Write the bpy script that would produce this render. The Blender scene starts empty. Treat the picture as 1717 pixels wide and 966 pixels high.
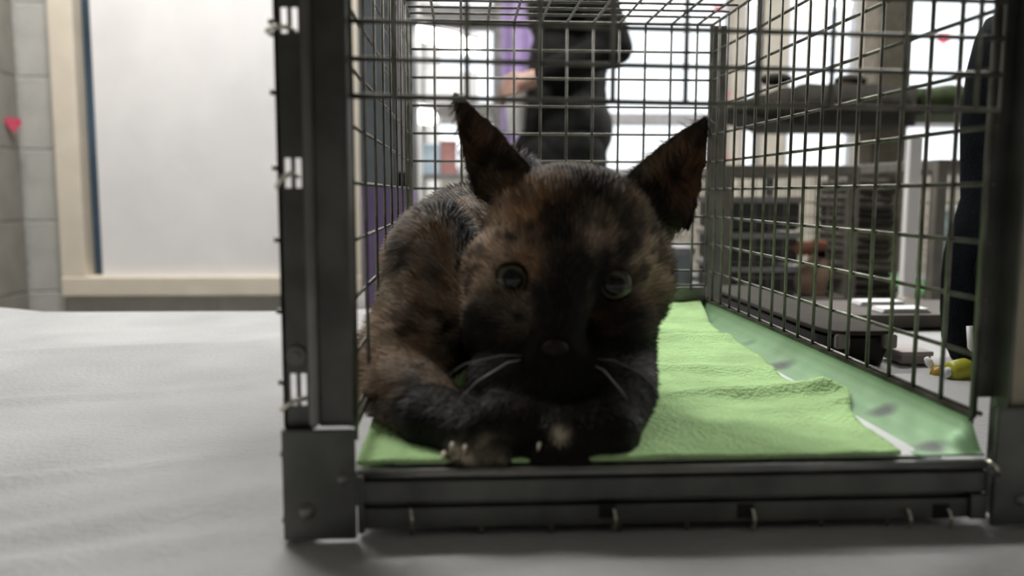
import bpy, bmesh, math, random
from mathutils import Vector, Matrix, noise
import numpy as np

S = bpy.context.scene
C = S.collection
random.seed(7)

# ------------------------------------------------------------------ camera
F = 1430.0
PSI, THE, ROLL = math.atan(83 / F), math.atan(158 / F), 0.0025
CAM = Vector((0, 0, 0.742))
fwd = Vector((math.sin(PSI) * math.cos(THE), math.cos(PSI) * math.cos(THE), -math.sin(THE)))
rgt = Vector((math.cos(PSI), -math.sin(PSI), 0))
upv = rgt.cross(fwd)
r2 = rgt * math.cos(ROLL) + upv * math.sin(ROLL)
u2 = upv * math.cos(ROLL) - rgt * math.sin(ROLL)
cd = bpy.data.cameras.new('camera')
cam = bpy.data.objects.new('camera', cd)
C.objects.link(cam)
M4 = Matrix.Identity(4)
for i, v in enumerate((r2, u2, -fwd)):
    for k in range(3):
        M4[k][i] = v[k]
M4.translation = CAM
cam.matrix_world = M4
cd.sensor_width = 36.0
cd.lens = 36.0 * F / 1717.0
cd.clip_start = 0.02
cd.dof.use_dof = True
cd.dof.focus_distance = 0.60
cd.dof.aperture_fstop = 5.6
S.camera = cam

# ------------------------------------------------------------------ world (bright overcast day outside)
W = bpy.data.worlds.new('overcast_sky')
S.world = W
W.use_nodes = True
bg = W.node_tree.nodes['Background']
bg.inputs[0].default_value = (0.88, 0.95, 1.0, 1)
bg.inputs[1].default_value = 1.9

S.view_settings.view_transform = 'Standard'
S.view_settings.look = 'None'
S.view_settings.gamma = 1
S.view_settings.exposure = 0.12
S.view_settings.use_curve_mapping = False

# ceiling lamps: (x, y, watts)
LAMPS = [(-0.62, 1.75, 48), (1.7, 2.3, 56), (3.4, 2.6, 34), (0.9, 4.2, 40), (2.9, 4.6, 36)]
CEIL = 2.7


# ------------------------------------------------------------------ helpers
def at(px, py, y):
    """world point at depth y seen at photo position px, py"""
    d = fwd + rgt * ((px - 858.5) / F) - upv * ((py - 483.0) / F)
    return CAM + d * (y / d.y)


MATS = {}


def mat(name, col, rough=0.6, metal=0.0, noise_amt=0.08, scale=30.0, bump=0.0, bscale=None, col2=None, emit=0.0,
        stretch=(1, 1, 1), coat=0.0, spec=0.5):
    if name in MATS:
        return MATS[name]
    m = bpy.data.materials.new(name)
    m.use_nodes = True
    nt = m.node_tree
    b = nt.nodes['Principled BSDF']
    b.inputs['Roughness'].default_value = rough
    b.inputs['Metallic'].default_value = metal
    b.inputs['Specular IOR Level'].default_value = spec
    tc = nt.nodes.new('ShaderNodeTexCoord')
    mp = nt.nodes.new('ShaderNodeMapping')
    mp.inputs['Scale'].default_value = stretch
    nt.links.new(tc.outputs['Object'], mp.inputs['Vector'])
    n = nt.nodes.new('ShaderNodeTexNoise')
    n.inputs['Scale'].default_value = scale
    n.inputs['Detail'].default_value = 4
    nt.links.new(mp.outputs[0], n.inputs['Vector'])
    r = nt.nodes.new('ShaderNodeValToRGB')
    c2 = col2 if col2 else tuple(c * (1 - noise_amt * 2) for c in col)
    c1 = col if col2 else tuple(min(1, c * (1 + noise_amt)) for c in col)
    r.color_ramp.elements[0].position = 0.35
    r.color_ramp.elements[1].position = 0.65
    r.color_ramp.elements[0].color = (*c2, 1)
    r.color_ramp.elements[1].color = (*c1, 1)
    nt.links.new(n.outputs['Fac'], r.inputs['Fac'])
    nt.links.new(r.outputs['Color'], b.inputs['Base Color'])
    if bump:
        n2 = nt.nodes.new('ShaderNodeTexNoise')
        n2.inputs['Scale'].default_value = bscale or scale * 3
        n2.inputs['Detail'].default_value = 3
        nt.links.new(mp.outputs[0], n2.inputs['Vector'])
        bp = nt.nodes.new('ShaderNodeBump')
        bp.inputs['Strength'].default_value = bump
        bp.inputs['Distance'].default_value = 0.004
        nt.links.new(n2.outputs['Fac'], bp.inputs['Height'])
        nt.links.new(bp.outputs[0], b.inputs['Normal'])
    if emit:
        b.inputs['Emission Color'].default_value = (*col, 1)
        b.inputs['Emission Strength'].default_value = emit
    MATS[name] = m
    return m


def root_loc(o):
    v = Vector((0, 0, 0))
    while o is not None:
        v += o.location
        o = o.parent
    return v


def tag(o, label=None, cat=None, group=None, kind=None):
    if label: o['label'] = label
    if cat: o['category'] = cat
    if group: o['group'] = group
    if kind: o['kind'] = kind
    return o


def thing(name, loc, label, cat, group=None):
    o = bpy.data.objects.new(name, None)
    o.empty_display_size = 0.05
    o.location = loc
    C.objects.link(o)
    return tag(o, label, cat, group)


class MB:
    """collects shapes given in world coordinates"""

    def __init__(self):
        self.bm = bmesh.new()

    def box(self, x0, x1, y0, y1, z0, z1, rot=None, pivot=None, bev=0.0):
        vs = bmesh.ops.create_cube(self.bm, size=1)['verts']
        for v in vs:
            v.co = Vector(((v.co.x + .5) * (x1 - x0) + x0, (v.co.y + .5) * (y1 - y0) + y0, (v.co.z + .5) * (z1 - z0) + z0))
        if rot is not None:
            p = Vector(pivot) if pivot is not None else Vector(((x0 + x1) / 2, (y0 + y1) / 2, (z0 + z1) / 2))
            for v in vs:
                v.co = rot @ (v.co - p) + p
        if bev:
            es = list({e for v in vs for e in v.link_edges})
            bmesh.ops.bevel(self.bm, geom=es, offset=bev, segments=2, affect='EDGES')
        return self

    def tube(self, pts, r, n=8, cap=True, rs=None):
        pts = [Vector(p) for p in pts]
        rings = []
        for i, p in enumerate(pts):
            d = (pts[min(i + 1, len(pts) - 1)] - pts[max(i - 1, 0)]).normalized()
            a = d.orthogonal().normalized() if i == 0 else (rings_a - d * rings_a.dot(d)).normalized()
            rings_a = a
            b = d.cross(a)
            rr = rs[i] if rs else r
            rings.append([self.bm.verts.new(p + (a * math.cos(t) + b * math.sin(t)) * rr)
                          for t in [2 * math.pi * k / n for k in range(n)]])
        for A, B in zip(rings, rings[1:]):
            for k in range(n):
                self.bm.faces.new((A[k], A[(k + 1) % n], B[(k + 1) % n], B[k]))
        if cap:
            self.bm.faces.new(rings[0][::-1])
            self.bm.faces.new(rings[-1])
        return self

    def ball(self, c, r, sub=2, rot=None):
        if not hasattr(r, '__len__'): r = (r, r, r)
        vs = bmesh.ops.create_icosphere(self.bm, subdivisions=sub, radius=1)['verts']
        for v in vs:
            q = Vector((v.co.x * r[0], v.co.y * r[1], v.co.z * r[2]))
            if rot is not None: q = rot @ q
            v.co = q + Vector(c)
        return self

    def capsule(self, a, b, ra, rb, sub=2):
        a, b = Vector(a), Vector(b)
        L = (b - a).length
        n = max(2, int(L / (0.35 * min(ra, rb))) + 1)
        n = min(n, 24)
        for i in range(n + 1):
            t = i / n
            self.ball(a.lerp(b, t), ra + (rb - ra) * t, sub)
        return self

    def grid(self, nu, nv, f):
        vs = [[self.bm.verts.new(f(i / nu, j / nv)) for j in range(nv + 1)] for i in range(nu + 1)]
        for i in range(nu):
            for j in range(nv):
                self.bm.faces.new((vs[i][j], vs[i + 1][j], vs[i + 1][j + 1], vs[i][j + 1]))
        return self

    def shell(self, nu, nv, f, g):
        """closed solid between front surface f and back surface g"""
        A = [[self.bm.verts.new(f(i / nu, j / nv)) for j in range(nv + 1)] for i in range(nu + 1)]
        B = [[self.bm.verts.new(g(i / nu, j / nv)) for j in range(nv + 1)] for i in range(nu + 1)]
        for i in range(nu):
            for j in range(nv):
                self.bm.faces.new((A[i][j], A[i + 1][j], A[i + 1][j + 1], A[i][j + 1]))
                self.bm.faces.new((B[i][j], B[i][j + 1], B[i + 1][j + 1], B[i + 1][j]))
        for i in range(nu):
            self.bm.faces.new((A[i][0], B[i][0], B[i + 1][0], A[i + 1][0]))
            self.bm.faces.new((A[i][nv], A[i + 1][nv], B[i + 1][nv], B[i][nv]))
        for j in range(nv):
            self.bm.faces.new((A[0][j], A[0][j + 1], B[0][j + 1], B[0][j]))
            self.bm.faces.new((A[nu][j], B[nu][j], B[nu][j + 1], A[nu][j + 1]))
        return self

    def rings(self, levels, n=28, power=3.0):
        """stack of rounded rectangles: (cx, cy, z, hx, hy)"""
        R = []
        for cx, cy, z, hx, hy in levels:
            row = []
            for k in range(n):
                t = 2 * math.pi * k / n
                c, s = math.cos(t), math.sin(t)
                row.append(self.bm.verts.new((cx + hx * math.copysign(abs(c) ** (2 / power), c),
                                              cy + hy * math.copysign(abs(s) ** (2 / power), s), z)))
            R.append(row)
        for A, B in zip(R, R[1:]):
            for k in range(n):
                self.bm.faces.new((A[k], A[(k + 1) % n], B[(k + 1) % n], B[k]))
        self.bm.faces.new(R[0][::-1])
        self.bm.faces.new(R[-1])
        return self

    def mesh(self, name, off):
        for v in self.bm.verts:
            v.co -= off
        bmesh.ops.recalc_face_normals(self.bm, faces=self.bm.faces)
        me = bpy.data.meshes.new(name)
        self.bm.to_mesh(me)
        self.bm.free()
        return me

    def build(self, name, m, parent=None, smooth=False, bevel=0.0, origin=None, kind=None, label=None):
        base = root_loc(parent) if parent else Vector((0, 0, 0))
        org = Vector(origin) if origin is not None else base
        me = self.mesh(name, org)
        me.materials.append(m)
        if smooth:
            for p in me.polygons: p.use_smooth = True
        o = bpy.data.objects.new(name, me)
        o.location = org - base
        C.objects.link(o)
        o.parent = parent
        if bevel:
            b = o.modifiers.new('bevel', 'BEVEL')
            b.width = bevel
            b.segments = 2
            b.limit_method = 'ANGLE'
        if kind: o['kind'] = kind
        if label: o['label'] = label
        return o


def copy_at(o, loc_world, parent):
    c = o.copy()
    c.parent = parent
    c.location = Vector(loc_world) - root_loc(parent)
    C.objects.link(c)
    return c


def solid_from(mb, voxel, iters=6, fac=0.5):
    """melts overlapping shapes into one continuous surface and returns a mesh"""
    me = bpy.data.meshes.new('tmp')
    mb.bm.to_mesh(me)
    mb.bm.free()
    o = bpy.data.objects.new('tmp', me)
    C.objects.link(o)
    r = o.modifiers.new('r', 'REMESH')
    r.mode = 'VOXEL'
    r.voxel_size = voxel
    s = o.modifiers.new('s', 'SMOOTH')
    s.factor = fac
    s.iterations = iters
    dg = bpy.context.evaluated_depsgraph_get()
    out = bpy.data.meshes.new_from_object(o.evaluated_get(dg))
    bpy.data.objects.remove(o)
    bpy.data.meshes.remove(me)
    return out


def link_solid(name, me, m, parent, origin=None):
    base = root_loc(parent) if parent else Vector((0, 0, 0))
    org = Vector(origin) if origin is not None else base
    me.transform(Matrix.Translation(-org))
    me.materials.clear()
    me.materials.append(m)
    for p in me.polygons: p.use_smooth = True
    o = bpy.data.objects.new(name, me)
    o.location = org - base
    C.objects.link(o)
    o.parent = parent
    return o


# ------------------------------------------------------------------ materials
m_block = mat('painted_block', (0.50, 0.49, 0.46), 0.8, noise_amt=.05, scale=14, bump=.35, bscale=120)
m_block_l = mat('painted_block_shaded', (0.27, 0.255, 0.225), 0.8, noise_amt=.05, scale=14, bump=.35, bscale=120)  # left wall's shade put into a darker copy of the block paint
m_mortar = mat('mortar', (0.49, 0.48, 0.45), 0.9, bump=.3)
m_mortar_l = mat('mortar_shaded', (0.25, 0.235, 0.205), 0.9, bump=.3)  # mortar darkened likewise for the left wall's shade
m_wall = mat('wall_paint', (0.62, 0.62, 0.60), 0.8, noise_amt=.03, scale=6, bump=.1)
m_taupe = mat('taupe_paint', (0.33, 0.30, 0.25), 0.7, noise_amt=.05, scale=8, bump=.15)
m_ceil = mat('ceiling_tile', (0.72, 0.72, 0.70), 0.9, noise_amt=.04, scale=40, bump=.3)
m_floor = mat('floor_vinyl', (0.30, 0.30, 0.29), 0.45, noise_amt=.12, scale=20, bump=.05)
m_cream = mat('cream_paint', (0.78, 0.70, 0.58), 0.55, noise_amt=.03, scale=12, bump=.06)
m_board = mat('white_board', (0.89, 0.87, 0.87), 0.55, noise_amt=.03, scale=5, bump=.08, bscale=30)
m_glassdark = mat('blue_glass', (0.07, 0.12, 0.18), 0.15, noise_amt=.2, scale=4)
m_cloth = mat('grey_sheet', (0.43, 0.43, 0.43), 0.9, noise_amt=.06, scale=9, bump=.25, bscale=260, spec=.2)
m_tablewood = mat('table_laminate', (0.42, 0.40, 0.37), 0.5, noise_amt=.08, scale=20)
m_tableleg = mat('table_leg_steel', (0.16, 0.16, 0.16), 0.4, .8)
m_steel = mat('galvanised_steel', (0.32, 0.32, 0.305), 0.42, .85, noise_amt=.14, scale=26, bump=.08, bscale=90)
m_steel_d = mat('dull_steel', (0.16, 0.162, 0.152), 0.46, .8, noise_amt=.15, scale=30, bump=.08, bscale=90)
m_plate = mat('kick_plate_steel', (0.46, 0.48, 0.46), 0.28, .95, noise_amt=.10, scale=14, bump=.03, bscale=40)
m_wire = mat('mesh_wire', (0.20, 0.195, 0.17), 0.42, .8, noise_amt=.2, scale=60)
m_clip = mat('bright_clip_wire', (0.75, 0.72, 0.62), 0.25, 1.0)
m_rivet = mat('rivet_steel', (0.22, 0.22, 0.2), 0.38, .9)
m_hole = mat('punched_hole', (0.02, 0.02, 0.02), 0.8)
m_towel = mat('lime_towel', (0.55, 0.83, 0.39), 0.95, noise_amt=.07, scale=26, bump=.6, bscale=420, spec=.1)
m_paper = mat('white_paper', (0.84, 0.85, 0.86), 0.8, noise_amt=.02)
m_purple = mat('purple_cloth', (0.42, 0.31, 0.58), 0.8, noise_amt=.08, scale=9, bump=.2)
m_purple_pl = mat('purple_plastic', (0.26, 0.19, 0.38), 0.45, noise_amt=.08, scale=8)
m_cab = mat('slate_cabinet', (0.085, 0.098, 0.105), 0.45, noise_amt=.15, scale=6, bump=.05)
m_cab2 = mat('slate_cabinet_door', (0.17, 0.165, 0.18), 0.45, noise_amt=.15, scale=6, bump=.05)
m_handle = mat('cabinet_handle', (0.5, 0.5, 0.5), 0.3, 1)
m_rack = mat('rack_steel', (0.36, 0.35, 0.36), 0.4, .6)
m_tube = mat('lit_tube', (1, 0.98, 0.95), 0.5, emit=7.0, noise_amt=0)
m_diff = mat('lamp_diffuser', (1, 0.98, 0.95), 0.5, emit=4.0, noise_amt=0)
m_red = mat('red_paper', (0.62, 0.07, 0.13), 0.7)
m_black = mat('black_cloth', (0.009, 0.009, 0.009), 0.85, noise_amt=.25, scale=40, bump=.3, spec=.2)
m_navy = mat('black_nylon', (0.0025, 0.0035, 0.005), 0.8, spec=.03, noise_amt=.25, scale=50, bump=.3, bscale=400)
m_blackpl = mat('black_plastic', (0.012, 0.011, 0.010), 0.55, spec=.2)
m_skin = mat('skin', (0.55, 0.34, 0.27), 0.5, noise_amt=.06, scale=30)
m_hair = mat('dark_hair', (0.03, 0.02, 0.015), 0.5, stretch=(8, 8, 1), scale=60, bump=.4)
m_cageframe = mat('background_cage_frame', (0.20, 0.185, 0.16), 0.5, .3)
m_greenliner = mat('green_liner', (0.16, 0.46, 0.14), 0.9, bump=.3)
m_beigecarpet = mat('beige_carpet', (0.27, 0.24, 0.19), 0.95, noise_amt=.1, scale=60, bump=.6, bscale=300)
m_browncarpet = mat('brown_carpet', (0.030, 0.025, 0.017), 0.95, noise_amt=.2, scale=40, bump=.6, bscale=300)
m_greencarpet = mat('moss_carpet', (0.032, 0.052, 0.012), 0.95, noise_amt=.2, scale=40, bump=.6, bscale=300)
m_tan = mat('tan_blanket', (0.42, 0.28, 0.18), 0.95, noise_amt=.1, scale=20, bump=.5, col2=(0.30, 0.20, 0.14))
m_rust = mat('rust_cloth', (0.30, 0.11, 0.06), 0.95, bump=.4)
m_white = mat('white_plastic', (0.8, 0.8, 0.8), 0.4)
m_bluegrey = mat('blue_grey_plastic', (0.26, 0.32, 0.34), 0.45)
m_paleblue = mat('pale_blue_plastic', (0.50, 0.62, 0.72), 0.4)
m_yellow = mat('yellow_green_plastic', (0.42, 0.42, 0.03), 0.4)
m_orange = mat('ochre_plastic', (0.45, 0.26, 0.03), 0.4)
m_pinkgrey = mat('pink_grey_card', (0.36, 0.31, 0.30), 0.7)
m_ground = mat('outdoor_ground', (0.35, 0.36, 0.33), 0.9)

m_glass = bpy.data.materials.new('clear_pane')
m_glass.use_nodes = True
_nt = m_glass.node_tree
_nt.nodes.remove(_nt.nodes['Principled BSDF'])
_t = _nt.nodes.new('ShaderNodeBsdfTransparent')
_g = _nt.nodes.new('ShaderNodeBsdfGlossy')
_g.inputs['Roughness'].default_value = 0.05
_mx = _nt.nodes.new('ShaderNodeMixShader')
_mx.inputs[0].default_value = 0.06
_nt.links.new(_t.outputs[0], _mx.inputs[1])
_nt.links.new(_g.outputs[0], _mx.inputs[2])
_nt.links.new(_mx.outputs[0], _nt.nodes['Material Output'].inputs[0])


def structure(name, mb, m, parent=None, **k):
    o = mb.build(name, m, parent, **k)
    if parent is None: o['kind'] = 'structure'
    return o


# ------------------------------------------------------------------ room
XL, XR, YN, YM, YF = -1.24, 4.6, -4.0, 2.5, 5.6
structure('floor', MB().box(XL - .1, XR + .1, YN - .1, YF + .2, -.1, 0), m_floor)
structure('ceiling', MB().box(XL - .1, XR + .1, YN - .1, YF + .2, CEIL, CEIL + .1), m_ceil)
structure('wall_right', MB().box(XR, XR + .1, YN, YF + .1, 0, CEIL), m_wall)
structure('wall_near', MB().box(XL - .1, XR + .1, YN - .1, YN, 0, CEIL), m_taupe)
structure('ground', MB().box(-12, 18, YF + .2, 30, -.6, -.5), m_ground)

JOINTS = [0.06 + 0.2005 * k for k in range(-1, 14)]


def lay_blocks(wall, m, spans, axis, face):
    """wall blocks as pieces: spans are (start, end, z0, z1) along the wall"""
    cache = {}
    for z0, z1 in zip(JOINTS, JOINTS[1:]):
        z0, z1 = max(z0, 0.0), min(z1, CEIL)
        if z1 - z0 < .02: continue
        for a, b, lo, hi in spans:
            if z1 <= lo + .02 or z0 >= hi - .02: continue
            zz0, zz1 = max(z0, lo), min(z1, hi)
            key = (round(b - a, 3), round(zz1 - zz0, 3))
            L, H = b - a - .006, zz1 - zz0 - .006
            ctr = ((a + b) / 2, face, (zz0 + zz1) / 2) if axis == 'x' else (face, (a + b) / 2, (zz0 + zz1) / 2)
            if key not in cache:
                mb = MB()
                if axis == 'x':
                    mb.box(ctr[0] - L / 2, ctr[0] + L / 2, face - .0015, face + .02, ctr[2] - H / 2, ctr[2] + H / 2)
                else:
                    mb.box(face - .02, face + .0015, ctr[1] - L / 2, ctr[1] + L / 2, ctr[2] - H / 2, ctr[2] + H / 2)
                cache[key] = mb.build('block', m, wall, origin=ctr, bevel=.0015)
            else:
                copy_at(cache[key], ctr, wall)


wl = structure('wall_left', MB().box(XL - .1, XL, YN, YM, 0, CEIL), m_mortar_l)
lay_blocks(wl, m_block_l, [(2.1, 2.5, 0, CEIL), (1.7, 2.1, 0, CEIL), (1.3, 1.7, 0, CEIL)], 'y', XL)
# wall with the boarded window: opening x -1.135..-.285, z .45..2.0
OX0, OX1, OZ0, OZ1 = -1.137, -0.282, 0.448, 2.05
wm = structure('wall_middle', MB().box(XL - .1, OX0, YM, YM + .12, 0, CEIL).box(OX1, -.14, YM, YM + .12, 0, CEIL)
               .box(OX0, OX1, YM, YM + .12, 0, OZ0).box(OX0, OX1, YM, YM + .12, OZ1, CEIL), m_mortar)
lay_blocks(wm, m_block, [(XL + .005, OX0, 0, CEIL), (OX1, -.142, 0, CEIL), (OX0, -.71, 0, OZ0), (-.71, OX1, 0, OZ0)], 'x', YM)
structure('wall_partition', MB().box(-.26, -.14, YM + .12, YF, 0, CEIL), m_wall)

w1 = structure('window_1', MB().box(OX0 + .05, OX1 - .04, YM + .045, YM + .055, OZ0 + .05, OZ1), m_glassdark)
MB().box(OX0, OX0 + .066, YM - .022, YM + .06, OZ0 + .056, OZ1).build('frame_jamb', m_cream, w1, bevel=.003)
MB().box(OX1 - .042, OX1, YM - .022, YM + .06, OZ0 + .056, OZ1).build('frame_jamb', m_cream, w1, bevel=.003)
MB().box(OX0, OX1, YM - .022, YM + .06, OZ1 - .05, OZ1 + .02).build('frame_head', m_cream, w1, bevel=.003)
MB().box(OX0, OX1, YM - .026, YM + .06, OZ0, OZ0 + .056).build('frame_sill', m_cream, w1, bevel=.004)
MB().box(OX0 + .107, OX1 - .042, YM - .004, YM + .03, OZ0 + .056, OZ1 - .05).build('white_panel', m_board, w1, bevel=.002)

# far wall with its windows
mfar = m_taupe
ZB, ZT = 0.86, 2.5
x_of = lambda px: (px - 775) / F * YF
wf = MB().box(-.26, XR + .1, YF, YF + .15, 0, ZB).box(-.26, XR + .1, YF, YF + .15, ZT, CEIL)
piers = [(-.26, x_of(676)), (x_of(1222), x_of(1243)), (x_of(1276), x_of(1318)), (x_of(1440), x_of(1500)), (x_of(1700), XR + .1)]
for a, b in piers: wf.box(a, b, YF, YF + .15, ZB, ZT)
structure('wall_far', wf, mfar)
wn = 2
for (a, b), (c, d) in zip(piers, piers[1:]):
    x0, x1 = b, c
    fr = structure('window_%d' % wn, MB().box(x0, x1, YF + .02, YF + .08, ZB, ZB + .05)
                   .box(x0, x1, YF + .02, YF + .08, ZT - .05, ZT).box(x0, x0 + .03, YF + .02, YF + .08, ZB, ZT)
                   .box(x1 - .03, x1, YF + .02, YF + .08, ZB, ZT), m_rack)
    MB().box(x0, x1, YF - .01, YF + .09, 1.19, 1.27).build('transom', m_rack, fr, bevel=.006)
    MB().box(x0 + .03, x1 - .03, YF + .045, YF + .051, 1.27, ZT - .05).build('pane', m_glass, fr)
    MB().box(x0 + .03, x1 - .03, YF + .045, YF + .051, ZB + .05, 1.19).build('pane', m_glass, fr)
    wn += 1

# ceiling lamps
LNAMES = ['over the wall with the white panel', 'over the cat tree', 'nearest the right wall', 'over the person in black',
          'in front of the far right windows']
for (x, y, w), ln in zip(LAMPS, LNAMES):
    t = thing('ceiling_light', (x, y, CEIL), 'white recessed ceiling light panel ' + ln, 'lamp', 'ceiling light panels')
    MB().box(x - .62, x + .62, y - .17, y - .15, CEIL - .03, CEIL).box(x - .62, x + .62, y + .15, y + .17, CEIL - .03, CEIL) \
        .box(x - .62, x - .6, y - .15, y + .15, CEIL - .03, CEIL).box(x + .6, x + .62, y - .15, y + .15, CEIL - .03, CEIL) \
        .build('frame', m_white, t)
    MB().box(x - .6, x + .6, y - .15, y + .15, CEIL - .02, CEIL - .005).build('diffuser', m_diff, t)
    ld = bpy.data.lights.new('ceiling_light_beam', 'AREA')
    ld.shape = 'RECTANGLE'
    ld.size, ld.size_y = 1.2, .3
    ld.energy = w
    ld.color = (1, .985, .96)
    lo = bpy.data.objects.new('ceiling_light_beam', ld)
    lo.location = (0, 0, -.035)
    lo.parent = t
    C.objects.link(lo)

# ------------------------------------------------------------------ near table and its grey sheet
t1 = thing('work_table', (0, .45, 0), 'table under the grey sheet that carries the wire cage', 'table')
MB().box(-.95, 1.0, -.2, 1.07, .562, .588).build('table_top', m_tablewood, t1, bevel=.004)
for x, y in ((-.9, -.13), (.95, -.13), (-.9, 1.0), (.95, 1.0)):
    MB().tube([(x, y, 0), (x, y, .562)], .016, 12).build('leg', m_tableleg, t1, smooth=True)


def sheet(u, v):
    x = -.97 + 1.99 * u
    s = -.30 + 1.75 * v          # distance along the cloth, drooping past both table edges
    y, z = s, .5936
    if s > 1.085:
        y, z = 1.085 + .012 * math.sin(min(1, (s - 1.085) * 12)), .5936 - (s - 1.085) * .98
    elif s < -.21:
        y, z = -.215, .5936 - (-.21 - s)
    k = 1.0 if -.2 < s < 1.07 else 0.3
    q = Vector((x * 2.2 + y * .5, y * 7 - x * 2.0, 0))
    d = (noise.noise(q * .9) * .0032 + noise.noise(q * 2.4) * .0012)
    # a few long sagging creases
    for cx, cy, ang, ln, wd, am in ((-.26, .43, .42, .10, .008, .0032), (-.30, .31, .5, .16, .010, .0028), (-.20, .33, .35, .12, .008, .002),
                                    (-.35, .62, .3, .14, .012, .002), (-.12, .27, .3, .08, .007, .0018), (-.45, .8, .2, .2, .012, .002)):
        ca, sa = math.cos(ang), math.sin(ang)
        a = (x - cx) * ca + (y - cy) * sa
        b = -(x - cx) * sa + (y - cy) * ca
        d += am * math.exp(-(a / ln) ** 2) * (math.exp(-(b / wd) ** 2) - .5 * math.exp(-((b - wd * 2) / wd) ** 2))
    # rumpled far-left edge
    d += .008 * math.exp(-((y - 1.04) / .05) ** 2) * max(0, noise.noise(Vector((x * 9, 3, y * 4))) + .2) * k
    inside = min(1, max(0, (x + .085) / .02)) * min(1, max(0, (.70 - x) / .02)) * min(1, max(0, (y - .345) / .01)) * min(1, max(0, ((.84 if x < .27 else 1.06) - y) / .02))
    d = d * (1 - inside)
    d = max(-.0022, d)
    return Vector((x, y, z + d * 1.7 * (k if k == 1 else .3)))


sh = MB().grid(200, 190, sheet).build('grey_sheet', m_cloth, None, smooth=True)
sm = sh.modifiers.new('thickness', 'SOLIDIFY')
sm.thickness = .0015
tag(sh, 'rumpled pale grey cloth sheet spread over the table under the wire cage', 'sheet')

# ------------------------------------------------------------------ the wire cage
FY, BY = .36, .81                       # front face and back mesh
LX, RX = -.0475, .2350                  # side meshes
ZR = .900                               # roof
cage = thing('animal_cage', (.09, .36, .5945), 'open fronted steel wire cage with raised mesh door holding the dark cat', 'cage')
CB = .5945
Z = lambda py: at(530, py, FY).z
ZS = lambda py: at(1100, py, FY - .002).z + .0003

# left front post: a slotted flange, a raised rib and a plain inner face
slots = [(Z(57), Z(13)), (Z(316), Z(266)), (Z(681), Z(627))]
lp = MB()
zs = [CB + .001] + [v for s in sorted(slots) for v in s] + [ZR]
for a, b in zip(zs[0::2], zs[1::2]):
    lp.box(-.0763, -.0642, FY, FY + .0016, a, b)
for a, b in slots:
    lp.box(-.0763, -.0733, FY, FY + .0016, a, b)
    lp.box(-.0706, -.0690, FY, FY + .0016, a, b)
    lp.box(-.0664, -.0642, FY, FY + .0016, a, b)
lp.box(-.0763, -.0748, FY, FY + .008, CB + .001, ZR)
post = lp.build('front_post', m_steel_d, cage)
MB().box(-.0650, -.0612, FY - .004, FY + .004, Z(716), ZR, bev=.0012).build('rib', m_steel, post, smooth=False)
MB().box(-.0612, -.0470, FY - .0004, FY + .0016, Z(716), ZR).box(-.0484, -.0468, FY - .0018, FY + .012, Z(716), ZR) \
    .build('guide_face', m_steel_d, post, bevel=.0004)
gp = MB().box(-.0757, -.0457, FY - .0062, FY - .0042, CB + .0005, Z(716), bev=.0005).box(-.0763, -.0748, FY - .006, FY + .006, CB + .0005, Z(716)) \
    .build('corner_plate', m_steel_d, post, label='flat corner plate with rivets')


def rivet(px, py, r, parent, y):
    p = at(px, py, y)
    MB().ball((p.x, y, p.z), (r, r * .45, r), 3).build('rivet', m_rivet, parent, smooth=True)


rivet(577, 803, .0030, post, FY - .0062)
rivet(516, 858, .0036, post, FY - .0062)
p = at(497, 597, FY)
MB().tube([(p.x, FY - .0016, p.z), (p.x, FY + .001, p.z)], .0042, 16).tube([(p.x, FY - .003, p.z), (p.x, FY, p.z)], .0022, 6) \
    .build('bolt', m_rivet, post)


def clip(pts, parent, r=.0011):
    """a bent wire ring clip"""
    MB().tube(pts, r, 8).build('ring_clip', m_clip, parent, smooth=True)


for a, b, y in (((447, 53), (482, 47), 0), ((464, 314), (487, 292), 0), ((474, 688), (500, 671), 0)):
    A, B = at(*a, FY - .002), at(*b, FY - .004)
    mid = (A + B) / 2 + Vector((0, -.002, .0008))
    clip([A + Vector((0, .008, 0)), A, mid, B, B + Vector((.002, .006, -.001))], post)
# right front post: same steel, with a brown reflection painted into its colour
rp = MB().box(.2440, .2740, FY - .001, FY + .001, CB + .001, ZR)
rpost = rp.build('front_post', mat('steel_brown_reflection', (.44, .39, .30), .5, .7, noise_amt=.12, scale=26), cage, bevel=.0003)
MB().box(.2355, .2440, FY + .0105, FY + .012, Z(690), ZR).box(.2426, .2440, FY - .001, FY + .012, CB + .001, ZR).build('guide_channel', m_steel_d, rpost)
MB().box(.2352, .2740, FY - .006, FY - .0035, CB + .0005, Z(695), bev=.0005).build('corner_plate', m_steel_d, rpost)
rivet(1668, 785, .0030, rpost, FY - .006)
rivet(1714, 835, .0032, rpost, FY - .006)
MB().tube([at(1655, 770, FY - .007), at(1668, 778, FY - .011), at(1676, 795, FY - .007)], .001, 8).build('ring_clip', m_clip, rpost, smooth=True)

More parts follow.
